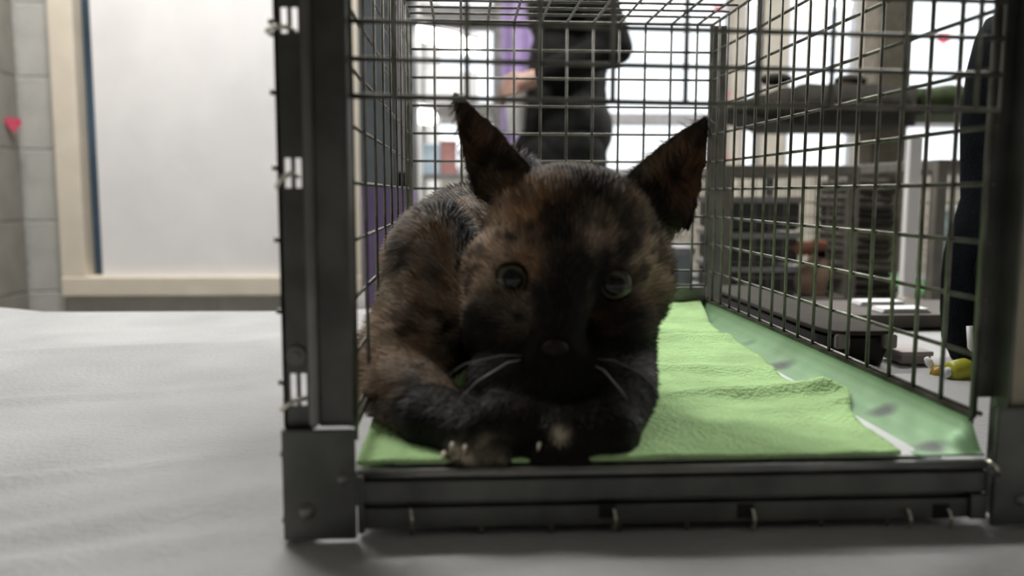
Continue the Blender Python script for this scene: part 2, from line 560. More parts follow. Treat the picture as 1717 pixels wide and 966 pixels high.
# sill: rounded top bead, face, groove and lower lip
sl = MB().box(-.0455, RX, FY - .002, FY + .003, ZS(836), ZS(801)).box(-.0455, RX, FY + .002, FY + .004, ZS(847), ZS(836)) \
    .box(-.0455, RX, FY - .0012, FY + .003, ZS(880), ZS(846))
sill = sl.build('sill', m_steel_d, cage, bevel=.0006)
MB().tube([(-.0455, FY + .0005, ZS(791)), (RX, FY + .0005, ZS(791))], .0024, 14).build('sill_bead', m_steel, sill, smooth=True)
MB().box(-.0455, -.0425, FY - .0035, FY + .003, ZS(884), ZS(789)).build('end_tab', m_steel_d, sill, bevel=.0005)
MB().box(RX - .008, RX - .0006, FY - .0035, FY + .003, ZS(880), ZS(838)).build('end_tab', m_steel_d, sill, bevel=.0005)
for px, hole in ((690, 0), (1030, 1), (1262, 1), (1522, 0), (1590, 1)):
    A = at(px, 846, FY - .0016)
    if hole:
        MB().box(A.x - .0065, A.x + .001, FY - .0016, FY, A.z - .006, A.z + .0005).build('punched_notch', m_hole, sill)
    clip([A + Vector((-.001, .003, -.001)), A + Vector((0, -.002, -.002)), A + Vector((.0006, -.003, -.006)), A + Vector((.0004, -.001, -.011)), A + Vector((0, .004, -.012))],
         sill, .0008)
for k in range(8):
    x = -.0227 + .0304 * k
    MB().tube([(x, FY, ZS(879)), (x, FY - .0006, ZS(891))], .0009, 6).build('wire_end', m_wire, sill, smooth=True)
for py in (38, 157, 284, 405, 525, 645, 765, 876):
    z = Z(py)
    MB().tube([(-.0745, FY + .002, z), (-.0785, FY + .0018, z + .0006)], .0013, 6).build('wire_end', m_wire, post, smooth=True)

WR = .00118


def wire_panel(name, rim_pts, wires, r=WR, rim_r=.0016):
    """a mesh panel: its rim rod, and every wire a piece of its own sharing one unit mesh per direction"""
    pan = MB().tube(rim_pts + [rim_pts[0]], rim_r, 8).build(name, m_wire, cage, smooth=True)
    cache = {}
    for a, b in wires:
        a, b = Vector(a), Vector(b)
        d = b - a
        key = tuple(round(q, 4) for q in d)
        if key not in cache:
            cache[key] = MB().tube([a, b], r, 8).build('wire', m_wire, pan, smooth=True, origin=(a + b) / 2)
        else:
            copy_at(cache[key], (a + b) / 2, pan)
    return pan


ZW0 = .6330                               # wires end here, just below the lowest cross wire
hz = [.7468 - .0262 * k for k in range(5)][::-1] + [.7468 + .0256 * k for k in range(1, 6)]
vy = [.3734 + .02585 * k for k in range(17)]
for X, nm in ((LX, 'left_mesh'), (RX, 'right_mesh')):
    o = .0022 if X == RX else -.0022
    wire_panel('side_mesh', [(X, .372, .6405), (X, BY, .6405), (X, BY, ZR), (X, .372, ZR)],
               [((X, y, ZW0), (X, y, ZR)) for y in (vy if X == RX else vy[::2])] + [((X + o, .370, z), (X + o, BY, z)) for z in hz], r=WR if X == RX else .0009)
bx = [-.0253 + .0246 * k for k in range(0, 11)]
wire_panel('back_mesh', [(LX, BY, .6545), (RX, BY, .6545), (RX, BY, ZR), (LX, BY, ZR)],
           [((x, BY, .650), (x, BY, ZR)) for x in bx] + [((LX, BY + .0022, z), (RX, BY + .0022, z)) for z in hz])
wire_panel('roof_mesh', [(LX, .372, ZR), (RX, .372, ZR), (RX, BY, ZR), (LX, BY, ZR)],
           [((x, .372, ZR), (x, BY, ZR)) for x in bx] + [((LX, y, ZR + .0022), (RX, y, ZR + .0022)) for y in vy[1:]])
# raised door, sagging a little to the right
DY, TILT = FY + .006, -.0128


def dpt(px, row, ext=0):
    x = at(px, 170, DY).x
    z = .7824 + row * .0153 + TILT * (x + .046)
    return Vector((x, DY, z + ext))


dpx = [661 + 121.3 * k for k in range(9)]
DX0, DX1 = 588, 1676
wire_panel('raised_door', [dpt(DX0, 0), dpt(DX1, 0), dpt(DX1, 7.5), dpt(DX0, 7.5)],
           [((dpt(p, 0, -.0012) + Vector((0, -.002, 0))), (dpt(p, 7.5) + Vector((0, -.002, 0)))) for p in dpx]
           + [(dpt(DX0, r), dpt(DX1, r)) for r in range(1, 8)], r=.00112, rim_r=.00125)

# back corner posts and back sill
for x0, x1 in ((LX - .006, LX + .0008), (RX - .0008, RX + .016)):
    MB().box(x0, x1, BY + .004, BY + .006, CB + .001, ZR).box(x0, x0 + .0016, BY - .0, BY + .006, CB + .001, ZR).build('back_post', m_steel, cage)
MB().box(LX, RX, BY - .001, BY + .002, .600, .6525).build('back_sill', m_steel, cage, bevel=.0008)
# pan under the liner
MB().box(LX, RX, FY + .004, BY - .002, .606, .6215).build('tray', m_plate, cage)
# kick plates: curved steel strips along both sides, the photo shows dark blotches on the right one
m_kick = mat('kick_plate_green_reflection', (.24, .42, .22), .5, .25, noise_amt=.08, scale=18, bump=.03)  # green reflection of the towel put into the base colour
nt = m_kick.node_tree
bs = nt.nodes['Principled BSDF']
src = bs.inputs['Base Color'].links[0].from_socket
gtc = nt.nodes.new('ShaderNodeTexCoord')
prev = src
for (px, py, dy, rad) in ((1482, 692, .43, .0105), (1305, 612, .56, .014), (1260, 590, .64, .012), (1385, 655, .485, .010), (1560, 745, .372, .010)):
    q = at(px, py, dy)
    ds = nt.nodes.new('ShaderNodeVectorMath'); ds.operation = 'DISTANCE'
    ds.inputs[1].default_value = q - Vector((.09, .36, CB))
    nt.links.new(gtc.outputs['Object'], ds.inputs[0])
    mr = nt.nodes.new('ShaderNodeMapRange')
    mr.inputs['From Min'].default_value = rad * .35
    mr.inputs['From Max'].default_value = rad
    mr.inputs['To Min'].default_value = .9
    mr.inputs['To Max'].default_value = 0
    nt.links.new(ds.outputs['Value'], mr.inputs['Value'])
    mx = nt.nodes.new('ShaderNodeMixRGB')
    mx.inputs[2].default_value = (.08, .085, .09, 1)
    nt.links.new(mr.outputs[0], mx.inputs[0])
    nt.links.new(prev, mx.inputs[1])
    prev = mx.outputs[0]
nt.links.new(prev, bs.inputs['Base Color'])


def kick(side):
    X = RX if side > 0 else LX
    prof = [(0, .6400), (-.0008, .6370), (-.004, .6325), (-.011, .6278), (-.020, .6250), (-.031, .6235)]

    def f(u, v):
        k = v * (len(prof) - 1)
        i = min(int(k), len(prof) - 2)
        a, b = prof[i], prof[i + 1]
        t = k - i
        yy, zz_ = .3618 + (BY - .3638) * u ** 1.6, a[1] + (b[1] - a[1]) * t
        e = min(1, (yy - .3618) / .014)
        e = e * e * (3 - 2 * e)
        return Vector((X + side * (a[0] + (b[0] - a[0]) * t), yy, .6248 + (zz_ - .6248) * e))      # the front end is dressed down to the sill
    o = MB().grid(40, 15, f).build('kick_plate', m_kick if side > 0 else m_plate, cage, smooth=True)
    s = o.modifiers.new('thickness', 'SOLIDIFY')
    s.thickness = .0008


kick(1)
# unseen plate and handle added over the roof to shade cat and table
MB().box(LX - .002, RX + .002, FY + .004, .52, ZR + .004, ZR + .0055).build('roof_shade_plate', m_steel, cage, bevel=.0004)
MB().tube([(.094, .44, ZR + .005), (.094, .445, ZR + .035), (.094, .46, ZR + .045), (.094, .49, ZR + .045), (.094, .505, ZR + .035), (.094, .51, ZR + .005)], .004, 10).build('shade_plate_handle', m_steel, cage, smooth=True)

# white paper liner and green towel inside the cage
pl = MB().box(-.030, .2105, .3635, .72, .6243, .6250).build('paper_liner', m_paper, None)
tag(pl, 'white paper liner whose edge shows beside the green towel on the cage floor', 'paper')
EDGE = [(.362, .1965), (.385, .1985), (.410, .2015), (.432, .2055), (.455, .216), (.470, .222), (.478, .212), (.486, .2015), (.514, .1985), (.54, .2005), (.575, .2075), (.61, .206),
        (.66, .2035), (.70, .207), (.75, .218), (.805, .229)]


def edge_x(y):
    for (a, xa), (b, xb) in zip(EDGE, EDGE[1:]):
        if y <= b: return xa + (xb - xa) * max(0, (y - a)) / (b - a)
    return EDGE[-1][1]


def towel(u, v):
    y = .3622 + (.805 - .3622) * v
    xr = edge_x(y)
    x = LX + .0012 + (xr - LX - .0012) * u
    z = .6252 + .0125 * max(0, (y - .42) / .39) ** 1.3
    z += (.0016 * min(1, (y - .36) / .04)) * noise.noise(Vector((x * 22, y * 26, 1))) + .0009 * noise.noise(Vector((x * 60, y * 60, 5)))
    z += .0045 * math.exp(-((y - .478 - .05 * (x - .2)) / .006) ** 2) * min(1, max(0, (x - .10) / .06))   # fold lapping at the plate
    z += -.0030 * math.exp(-((y - .650) / .005) ** 2) + .0030 * math.exp(-((y - .637) / .012) ** 2)          # cross crease
    z += .002 * math.exp(-((y - .545 + .2 * (x - .12)) / .01) ** 2) * min(1, max(0, (x - .06) / .05))
    z += .0035 * max(0, u - .93) / .07 * (1 if .45 < y < .482 else .25)
    return Vector((x, y, max(z, .6244)))


tw = MB().grid(80, 140, towel).build('green_towel', m_towel, None, smooth=True)
s_ = tw.modifiers.new('thickness', 'SOLIDIFY')
s_.thickness = .0016
s_.offset = 1
tag(tw, 'bright lime green towel lining the floor of the wire cage under the cat', 'towel')

# ------------------------------------------------------------------ the cat
cat_o = Vector((.06, .45, .6265))
cat = None
mb = MB()
A = at
H = A(962, 428, .452)
mb.ball(H, (.0475, .045, .043), 4)
mb.ball(A(955, 380, .448), (.043, .040, .034), 4)
mb.capsule(A(950, 430, .424), A(930, 572, .402), .021, .0125)
mb.ball(A(918, 598, .404), (.0135, .014, .0125), 3)
mb.ball(A(948, 602, .404), (.0135, .014, .0125), 3)
mb.ball(A(934, 632, .410), (.0125, .013, .0095), 3)
mb.ball(A(852, 540, .432), (.024, .026, .027), 3)
mb.ball(A(1030, 542, .434), (.022, .025, .026), 3)
mb.ball(A(832, 470, .440), (.018, .022, .026), 3)
mb.ball(A(1076, 462, .446), (.017, .020, .030), 3)
mb.ball(A(870, 412, .425), (.018, .014, .010), 3)
mb.ball(A(1022, 416, .427), (.018, .014, .010), 3)
# neck, chest, trunk
mb.capsule(A(945, 500, .48), A(935, 570, .455), .046, .042, 3)
mb.capsule(A(930, 560, .47), A(850, 480, .54), .044, .056, 3)
mb.capsule(A(845, 478, .53), A(795, 448, .60), .055, .058, 3)
mb.capsule(A(790, 452, .60), A(805, 430, .69), .058, .051, 3)
mb.ball(A(735, 470, .50), (.032, .05, .046), 3)
mb.ball(A(700, 470, .62), (.028, .055, .042), 3)      # thigh
mb.capsule(A(745, 500, .655), A(690, 520, .56), .022, .013)  # hind foot
# near foreleg (left in the picture): shoulder, elbow, forearm, paw
mb.capsule(A(748, 505, .475), A(660, 622, .445), .034, .024, 3)
mb.capsule(A(660, 625, .445), A(730, 705, .400), .024, .0170, 3)
mb.capsule(A(730, 705, .398), A(800, 730, .377), .0170, .0135, 3)
for tx, ty in ((766, 766), (792, 770), (820, 770), (846, 765)):
    mb.capsule(A(tx + 4, ty - 22, .376), A(tx, ty, .3662), .0072, .0060)
# other foreleg
mb.capsule(A(1005, 575, .455), A(1036, 660, .405), .030, .0190, 3)
mb.capsule(A(1036, 660, .405), A(1018, 712, .385), .0190, .0160, 3)
mb.capsule(A(1018, 718, .384), A(945, 730, .375), .0165, .0135, 3)
mb.capsule(A(840, 715, .385), A(905, 720, .385), .016, .016, 3)
mb.ball(A(1015, 738, .375), (.014, .010, .012), 3)
for tx, ty in ((900, 766), (925, 770), (952, 770), (976, 766)):
    mb.capsule(A(tx + 4, ty - 22, .376), A(tx, ty, .3662), .0072, .0060)
mb.capsule(A(880, 660, .415), A(985, 660, .415), .030, .030, 3)
# tail curled round the far side
mb.capsule(A(820, 440, .73), A(900, 480, .745), .014, .012)
mb.capsule(A(900, 480, .745), A(985, 500, .70), .012, .010)
mb.capsule(A(985, 500, .70), A(1010, 530, .62), .010, .008)


def ear(bl, br, tip, depth, thick=.0042, lean=.0):
    bl, br, tip = Vector(bl), Vector(br), Vector(tip)

    def surf(u, v, off):
        w = 1 - v
        base = bl.lerp(br, u)
        p = base.lerp(tip, v)
        side = (br - bl)
        p += side * (.10 * math.sin(math.pi * v) * (u - .5) * 2 * .6)
        p += Vector((0, depth * math.sin(math.pi * u) * w + off, 0))
        return p
    mb.shell(10, 14, lambda u, v: surf(u, v, 0), lambda u, v: surf(u, v, thick))


ear(A(796, 335, .446), A(897, 285, .440), A(756, 146, .450), .016)
ear(A(1045, 300, .440), A(1158, 392, .452), A(1194, 186, .452), .018)
mb.ball(A(850, 300, .462), (.020, .016, .016), 3)
mb.ball(A(1100, 335, .466), (.022, .016, .020), 3)
me = solid_from(mb, .0021, 5, .45)

nV = len(me.vertices)
co = np.empty(nV * 3, dtype=np.float32)
me.vertices.foreach_get('co', co)
co = co.reshape(-1, 3)
nPix = []


def proj(p):
    d = Vector(p) - CAM
    z = d.dot(fwd)
    return 858.5 + F * d.dot(rgt) / z, 483 - F * d.dot(upv) / z


BLACK, BROWN, TAN, RUST, GREY, PALE = ((.0085, .0070, .0058), (.19, .122, .070), (.78, .58, .43), (.42, .22, .10), (.17, .145, .12), (.75, .66, .50))
# tortoiseshell markings: place on the coat, radius in metres, colour, strength
PATCH = [((875, 335, .425), .013, RUST, .75), ((820, 400, .432), .012, TAN, .65), ((808, 450, .430), .010, TAN, .75), ((850, 425, .415), .010, TAN, .55),
         ((878, 440, .412), .006, RUST, .7), ((795, 495, .436), .007, TAN, .9), ((802, 535, .434), .006, TAN, .7), ((812, 565, .432), .005, TAN, .5), ((880, 520, .415), .008, TAN, .22),
         ((1000, 395, .415), .009, TAN, .30), ((1090, 440, .430), .012, TAN, .75), ((1060, 425, .425), .008, TAN, .5), ((1045, 345, .430), .013, BROWN, .6),
         ((1012, 532, .415), .005, RUST, .45), ((1075, 490, .430), .009, BROWN, .5), ((780, 300, .45), .012, BROWN, .5), ((930, 290, .43), .016, BROWN, .45),
         ((648, 575, .44), .014, TAN, .5), ((700, 560, .455), .010, TAN, .5), ((640, 630, .43), .012, TAN, .45), ((688, 672, .42), .009, TAN, .55), ((715, 690, .41), .006, TAN, .5),
         ((670, 690, .42), .008, RUST, .5), ((795, 762, .3605), .0048, PALE, 1.0), ((828, 762, .3605), .0048, PALE, .85), ((940, 727, .3625), .0026, PALE, .9), ((765, 758, .362), .0022, PALE, .6), ((1100, 260, .447), .010, BROWN, .35), ((850, 250, .445), .012, BROWN, .2)]
PATCH += [((815, 385, .432), .006, TAN, .8), ((835, 440, .425), .006, TAN, .8), ((862, 340, .428), .006, TAN, .6), ((880, 350, .425), .007, RUST, .7),
          ((1112, 425, .437), .006, TAN, .8), ((1075, 415, .430), .006, TAN, .6), ((985, 405, .417), .005, TAN, .5), ((1060, 330, .435), .006, TAN, .4), ((800, 350, .44), .008, BROWN, .7),
          ((1145, 290, .458), .012, (.22, .11, .065), .7), ((1165, 240, .458), .009, (.22, .11, .065), .6), ((815, 225, .457), .010, (.16, .08, .05), .6)]
PW = [(np.array(A(*p)), r, np.array(c), s) for p, r, c, s in PATCH]


def coat(p, jitter=0.0):
    v = Vector(p)
    n1 = noise.fractal(v * 46, 1.0, 2.0, 3)
    n2 = noise.noise(v * 150 + Vector((3, 1, 9)))
    px, py = proj(p)
    body = 1.0 if (p[1] > .475 or px < 770) and p[1] > .40 else 0.0
    col = np.array(BLACK)
    k = max(0.0, min(1.0, (n1 + (.42 if body else -.02) + .35 * n2) * 1.7))
    lower = max(0, min(1, (py - 640) / 60))
    amt = k * (.9 if body else .28) * (1 - .7 * lower)
    if px > 890 and py > 560: amt *= .1
    if 895 < px < 985 and 310 < py < 620 and p[1] < .45: amt *= .15
    tone = np.array(BROWN) * (.5 - n2) + np.array(GREY) * (.5 + n2)
    if body: tone = tone * 1.6
    col = col * (1 - amt) + tone * amt
    for q, r, c, s in PW:
        d = float(np.linalg.norm(p - q))
        r = r * 1.35
        if d < r * 2.2:
            w = 1.5 * s * math.exp(-(d / r) ** 2 * 1.1) * (.65 + .8 * max(-.6, min(.6, n1 * 1.4 + n2 * 1.5)))
            w = max(0, min(1, w))
            col = col * (1 - w) + c * w
    return col


cols = np.ones((nV, 4), dtype=np.float32)
for i in range(nV):
    cols[i, :3] = coat(co[i])
at_ = me.color_attributes.new('coat', 'FLOAT_COLOR', 'POINT')
at_.data.foreach_set('color', cols.ravel())

m_coat = bpy.data.materials.new('tortoiseshell_coat')
m_coat.use_nodes = True
nt = m_coat.node_tree
bs = nt.nodes['Principled BSDF']
bs.inputs['Roughness'].default_value = .7
bs.inputs['Specular IOR Level'].default_value = .2
vc = nt.nodes.new('ShaderNodeVertexColor')
vc.layer_name = 'coat'
nz = nt.nodes.new('ShaderNodeTexNoise')
nz.inputs['Scale'].default_value = 260
mm = nt.nodes.new('ShaderNodeMixRGB')
mm.blend_type = 'MULTIPLY'
mm.inputs[0].default_value = .5
nt.links.new(vc.outputs[0], mm.inputs[1])
nt.links.new(nz.outputs['Fac'], mm.inputs[2])
nt.links.new(mm.outputs[0], bs.inputs['Base Color'])
cat = link_solid('cat', me, m_coat, None, origin=cat_o)
tag(cat, 'black and brown tortoiseshell cat crouching in the wire cage, facing out with ears up', 'cat')

# short fur: single tapered blades following the lie of the coat
rng = random.Random(3)
polys = me.polygons
fv, ff, fc = [], [], []
areas = np.empty(len(polys), dtype=np.float32)
polys.foreach_get('area', areas)
nose = A(933, 575, .392)
cum = np.cumsum(areas / areas.sum())
NB = 75000
picks = np.searchsorted(cum, np.random.RandomState(5).rand(NB))
vco = [v.co.copy() for v in me.vertices]
for pi in picks:
    p = polys[min(int(pi), len(polys) - 1)]
    vs = p.vertices
    w = [rng.random() + .05 for _ in vs]
    sw = sum(w)
    q = Vector((0, 0, 0))
    for wi, vi in zip(w, vs): q += vco[vi] * (wi / sw)
    n = p.normal
    wp = q + cat_o
    away = wp - nose
    dist = away.length
    head = wp.y < .475 and dist < .11
    flow = away.normalized() if head else (Vector((-.15, .75, -.65)))
    flow = flow - n * flow.dot(n)
    if flow.length < 1e-4: continue
    flow.normalize()
    L = (.0032 + .035 * max(0, dist - .02)) if head else .0085
    L = min(L, .0075) * rng.uniform(.7, 1.2)
    isear = (wp.z > .742 + (325 - 300) / F * .45 and head)
    if isear: L *= .25
    if wp.z < .640 and wp.y < .40: L *= .45
    d = (flow + n * rng.uniform(.28, .6) + Vector((rng.uniform(-.25, .25), rng.uniform(-.25, .25), rng.uniform(-.25, .25)))).normalized()
    side = d.cross(n)
    if side.length < 1e-4: continue
    side = side.normalized() * .00038
    i0 = len(fv)
    fv += [q - side, q + side, q + d * L]
    ff.append((i0, i0 + 1, i0 + 2))
    c = cols[vs[0], :3] * rng.uniform(.6, 1.5)
    fc += [c, c, c * 1.15]
fm = bpy.data.meshes.new('fur')
fm.from_pydata([tuple(v) for v in fv], [], ff)
fa = fm.color_attributes.new('coat', 'FLOAT_COLOR', 'POINT')
fca = np.ones((len(fv), 4), dtype=np.float32)
fca[:, :3] = np.array(fc)
fa.data.foreach_set('color', fca.ravel())
m_fur = bpy.data.materials.new('fur_strand')
m_fur.use_nodes = True
nt = m_fur.node_tree
bs = nt.nodes['Principled BSDF']
bs.inputs['Roughness'].default_value = .55
bs.inputs['Specular IOR Level'].default_value = .25
vc = nt.nodes.new('ShaderNodeVertexColor')
vc.layer_name = 'coat'
nt.links.new(vc.outputs[0], bs.inputs['Base Color'])
fm.materials.append(m_fur)
fo = bpy.data.objects.new('fur', fm)
C.objects.link(fo)
fo.parent = cat
fo['kind'] = 'stuff'


# eyes: ball with olive iris ring and wide dark pupil
def eye(px, py, y, gaze):
    m = bpy.data.materials.new('cat_eye')
    m.use_nodes = True
    nt = m.node_tree
    b = nt.nodes['Principled BSDF']
    b.inputs['Roughness'].default_value = .08
    tc = nt.nodes.new('ShaderNodeTexCoord')
    dt = nt.nodes.new('ShaderNodeVectorMath'); dt.operation = 'DOT_PRODUCT'
    nrm = nt.nodes.new('ShaderNodeVectorMath'); nrm.operation = 'NORMALIZE'
    nt.links.new(tc.outputs['Object'], nrm.inputs[0])
    nt.links.new(nrm.outputs[0], dt.inputs[0])
    dt.inputs[1].default_value = gaze
    r = nt.nodes.new('ShaderNodeValToRGB')
    e = r.color_ramp.elements
    e[0].position = .70; e[0].color = (.012, .010, .008, 1)
    e[1].position = .735; e[1].color = (.10, .09, .04, 1)
    x = e.new(.83); x.color = (.08, .075, .035, 1)
    x = e.new(.865); x.color = (.006, .007, .007, 1)
    nt.links.new(dt.outputs['Value'], r.inputs[0])
    nt.links.new(r.outputs[0], b.inputs['Base Color'])
    c = A(px, py, y)
    MB().ball(c, .0098, 4).build('eye', m, cat, smooth=True, origin=c)


gz = (A(930, 700, .2) - A(945, 465, .43)).normalized()
eye(861, 465, .4220, gz)
eye(1029, 474, .4165, gz)
m_nose = mat('nose_leather', (.02, .013, .012), .6, spec=.25)
c = A(931, 584, .3885)
MB().ball(c, (.0062, .004, .0042), 3).build('nose', m_nose, cat, smooth=True)
c = A(932, 614, .397)
m_whisk = mat('whisker_hair', (.34, .32, .30), .4)
for pts in (((880, 602, .398), (852, 608, .385), (800, 640, .378), (757, 684, .376)), ((985, 608, .398), (1012, 620, .387), (1042, 655, .38), (1068, 694, .378)),
            ((882, 596, .398), (840, 596, .386), (780, 610, .38), (735, 640, .378)), ((984, 600, .398), (1030, 604, .39), (1075, 625, .386), (1105, 655, .384))):
    P = [A(*q) for q in pts]
    big = pts[0][1] > 600
    MB().tube(P, .0004, 6, rs=[.0004, .0004, .0003, .00015] if big else [.0002, .00018, .00014, .0001]).build('whisker', m_whisk, cat, smooth=True)
m_claw = mat('claw_horn', (.75, .68, .52), .35)
for tx, ty, s in ((745, 768, 1), (759, 752, .8), (905, 752, .8), (781, 756, 1)):
    P = A(tx, ty - 8, .3640)
    Q = A(tx - 2, ty + 4, .3585)
    MB().tube([P, (P + Q) / 2 + Vector((0, -.0008, .0006)), Q], .001, 8, rs=[.0012 * s, .0010 * s, .0003]).build('claw', m_claw, cat, smooth=True)

# ------------------------------------------------------------------ things beside the cage on the near table
# black backpack
DYB = .665
lv = []
for py, px in ((648, 1652), (635, 1641), (580, 1630), (530, 1627), (470, 1629), (430, 1634), (400, 1641), (350, 1658), (330, 1664), (250, 1668), (200, 1671), (100, 1690), (40, 1710), (0, 1735), (-12, 1770)):
    p = A(px, py, DYB + .028)
    w = .125 - max(0, (p.z - .80)) * .45
    lv.append((p.x + w, DYB + .055 + max(0, p.z - .74) * .1, max(p.z, .5945), w, .055 if p.z > .605 else .05))
bag = thing('backpack', (lv[0][0], DYB + .055, .5945), 'black nylon backpack standing on the table right of the wire cage', 'bag')
MB().rings(lv, 32, 3.2).build('bag_body', m_navy, bag, smooth=True)
px_ = lv[3]
MB().rings([(px_[0], DYB + .0, z, .095 * k, .016 * k) for z, k in ((.607, .8), (.615, 1), (.68, 1), (.715, .95), (.724, .7))], 24, 3).build('front_pocket', m_navy, bag, smooth=True)
MB().tube([(px_[0] - .085, DYB - .0165, .712), (px_[0], DYB - .0185, .714), (px_[0] + .085, DYB - .0165, .712)], .002, 8).build('zip', m_blackpl, bag, smooth=True)
top = lv[-1]
MB().tube([(top[0] - .04, top[1], top[2] - .01), (top[0] - .03, top[1], top[2] + .025), (top[0] + .03, top[1], top[2] + .025), (top[0] + .04, top[1], top[2] - .01)], .006, 10).build('grab_handle', m_navy, bag, smooth=True)
MB().tube([A(1668, 350, DYB - .012), A(1656, 400, DYB - .016), A(1645, 450, DYB - .014), A(1650, 520, DYB - .012)], .005, 8).build('strap', m_navy, bag, smooth=True)
MB().tube([A(1626, 545, DYB - .004), A(1628, 580, DYB - .006), A(1645, 602, DYB - .012), A(1672, 622, DYB - .018)], .0026, 8).build('white_strap', m_white, bag, smooth=True, label='white webbing strap')

# dark crate
c0, c1 = A(1384, 628, .70), A(1512, 550, .70)
ct = thing('dark_crate', ((c0.x + c1.x) / 2, .88, .5945), 'long low black plastic crate with closed lid alongside the wire cage', 'crate')
zt = c1.z
MB().rings([((c0.x + c1.x) / 2, .88, z, (c1.x - c0.x) / 2 * k, .18 * k) for z, k in ((.5945, .94), (zt - .008, 1))], 28, 7).build('crate_body', m_blackpl, ct)
MB().rings([((c0.x + c1.x) / 2, .88, z, (c1.x - c0.x) / 2 * 1.03, .184) for z in (zt - .005, zt - .001)], 28, 7).build('lid', mat('dark_taupe_lid', (.05, .045, .038), .9, spec=.15), ct, bevel=.001)
for x in (c0.x + .012, c1.x - .012):
    MB().box(x - .006, x + .006, .694, .700, zt - .016, zt - .004, bev=.001).build('latch', m_cageframe, ct)

m_taupebox = mat('taupe_card', (.085, .072, .060), .8)
fx0, fx1 = c1.x + .008, .66
fb = thing('flat_box', ((fx0 + fx1) / 2, .96, .5962), 'wide flat taupe box between the black crate and backpack', 'box')
MB().box(fx0, fx1, .90, 1.03, .5962, .606, bev=.002).build('box_body', m_taupebox, fb)
MB().box(fx0 - .002, fx1 + .002, .898, 1.032, .603, .611, bev=.0015).build('lid', m_taupebox, fb)
for px, yd, lab in ((1480, .975, 'farther of two white folded papers on the flat taupe box'), (1520, .912, 'nearer of two white folded papers on the flat taupe box')):
    xc = A(px, 540, yd).x
    pp = thing('folded_paper', (xc, yd, .611), lab, 'paper', 'white folded papers')
    MB().box(xc - .028, xc + .028, yd, yd + .03, .6112, .6135, bev=.0005).build('lower_leaf', m_paper, pp)
    MB().box(xc - .026, xc + .026, yd + .001, yd + .03, .6135, .616, bev=.0005).build('upper_leaf', m_paper, pp)

# small litter of things by the backpack
b = A(1600, 642, .645)
yb = thing('yellow_bottle', (b.x, .66, .5945), 'small yellow-green plastic bottle lying by the black backpack', 'bottle')
MB().tube([A(1592, 622, .66), A(1596, 622, .66), A(1618, 618, .665), A(1628, 617, .667)], .008, 16, rs=[.006, .0088, .0095, .007]).build('bottle_body', m_yellow, yb, smooth=True)
MB().tube([A(1584, 624, .658), A(1592, 622, .66)], .0042, 12).build('bottle_cap', m_white, yb, smooth=True)
ob = thing('ochre_ball', tuple(A(1578, 640, .66)), 'small ochre ball toy beside the yellow-green bottle', 'toy')
MB().ball(A(1574, 625, .675), .0068, 3).build('ball', m_orange, ob, smooth=True)
MB().tube([A(1574, 625, .675) + Vector((.0069 * math.cos(t), 0, .0069 * math.sin(t))) for t in [k * math.pi / 8 for k in range(17)]], .0006, 6, cap=False).build('seam', m_yellow, ob, smooth=True)
pg = A(1535, 636, .70)
pb = thing('card_box', (pg.x, .71, .5945), 'small pinkish-grey card box left of the ochre ball', 'box')
MB().box(A(1512, 600, .71).x, A(1562, 600, .71).x, .71, .745, .595, A(1512, 592, .71).z).build('box_body', m_pinkgrey, pb, bevel=.001)
MB().box(A(1510, 600, .71).x, A(1564, 600, .71).x, .708, .747, A(1512, 596, .71).z, A(1512, 588, .71).z).build('lid', m_pinkgrey, pb, bevel=.001)
wt = MB().tube([A(1553, 598, .685), A(1558, 606, .684), A(1566, 618, .682)], .003, 8, rs=[.002, .0036, .0018]).build('paper_twist', m_paper, None, smooth=True)
tag(wt, 'tiny twist of white paper between the card box and ochre ball', 'paper')

# ------------------------------------------------------------------ second table with crates, behind
T2 = .55
t2 = thing('long_table', (.6, 1.65, 0), 'long grey table behind the cage carrying crates and bins', 'table')
MB().box(-.20, 1.75, 1.25, 2.05, T2 - .03, T2).build('table_top', mat('long_table_top', (.15, .145, .14), .6), t2, bevel=.004)
for x, y in ((-.15, 1.3), (1.7, 1.3), (-.15, 2.0), (1.7, 2.0)):
    MB().tube([(x, y, 0), (x, y, T2 - .03)], .018, 12).build('leg', m_tableleg, t2, smooth=True)


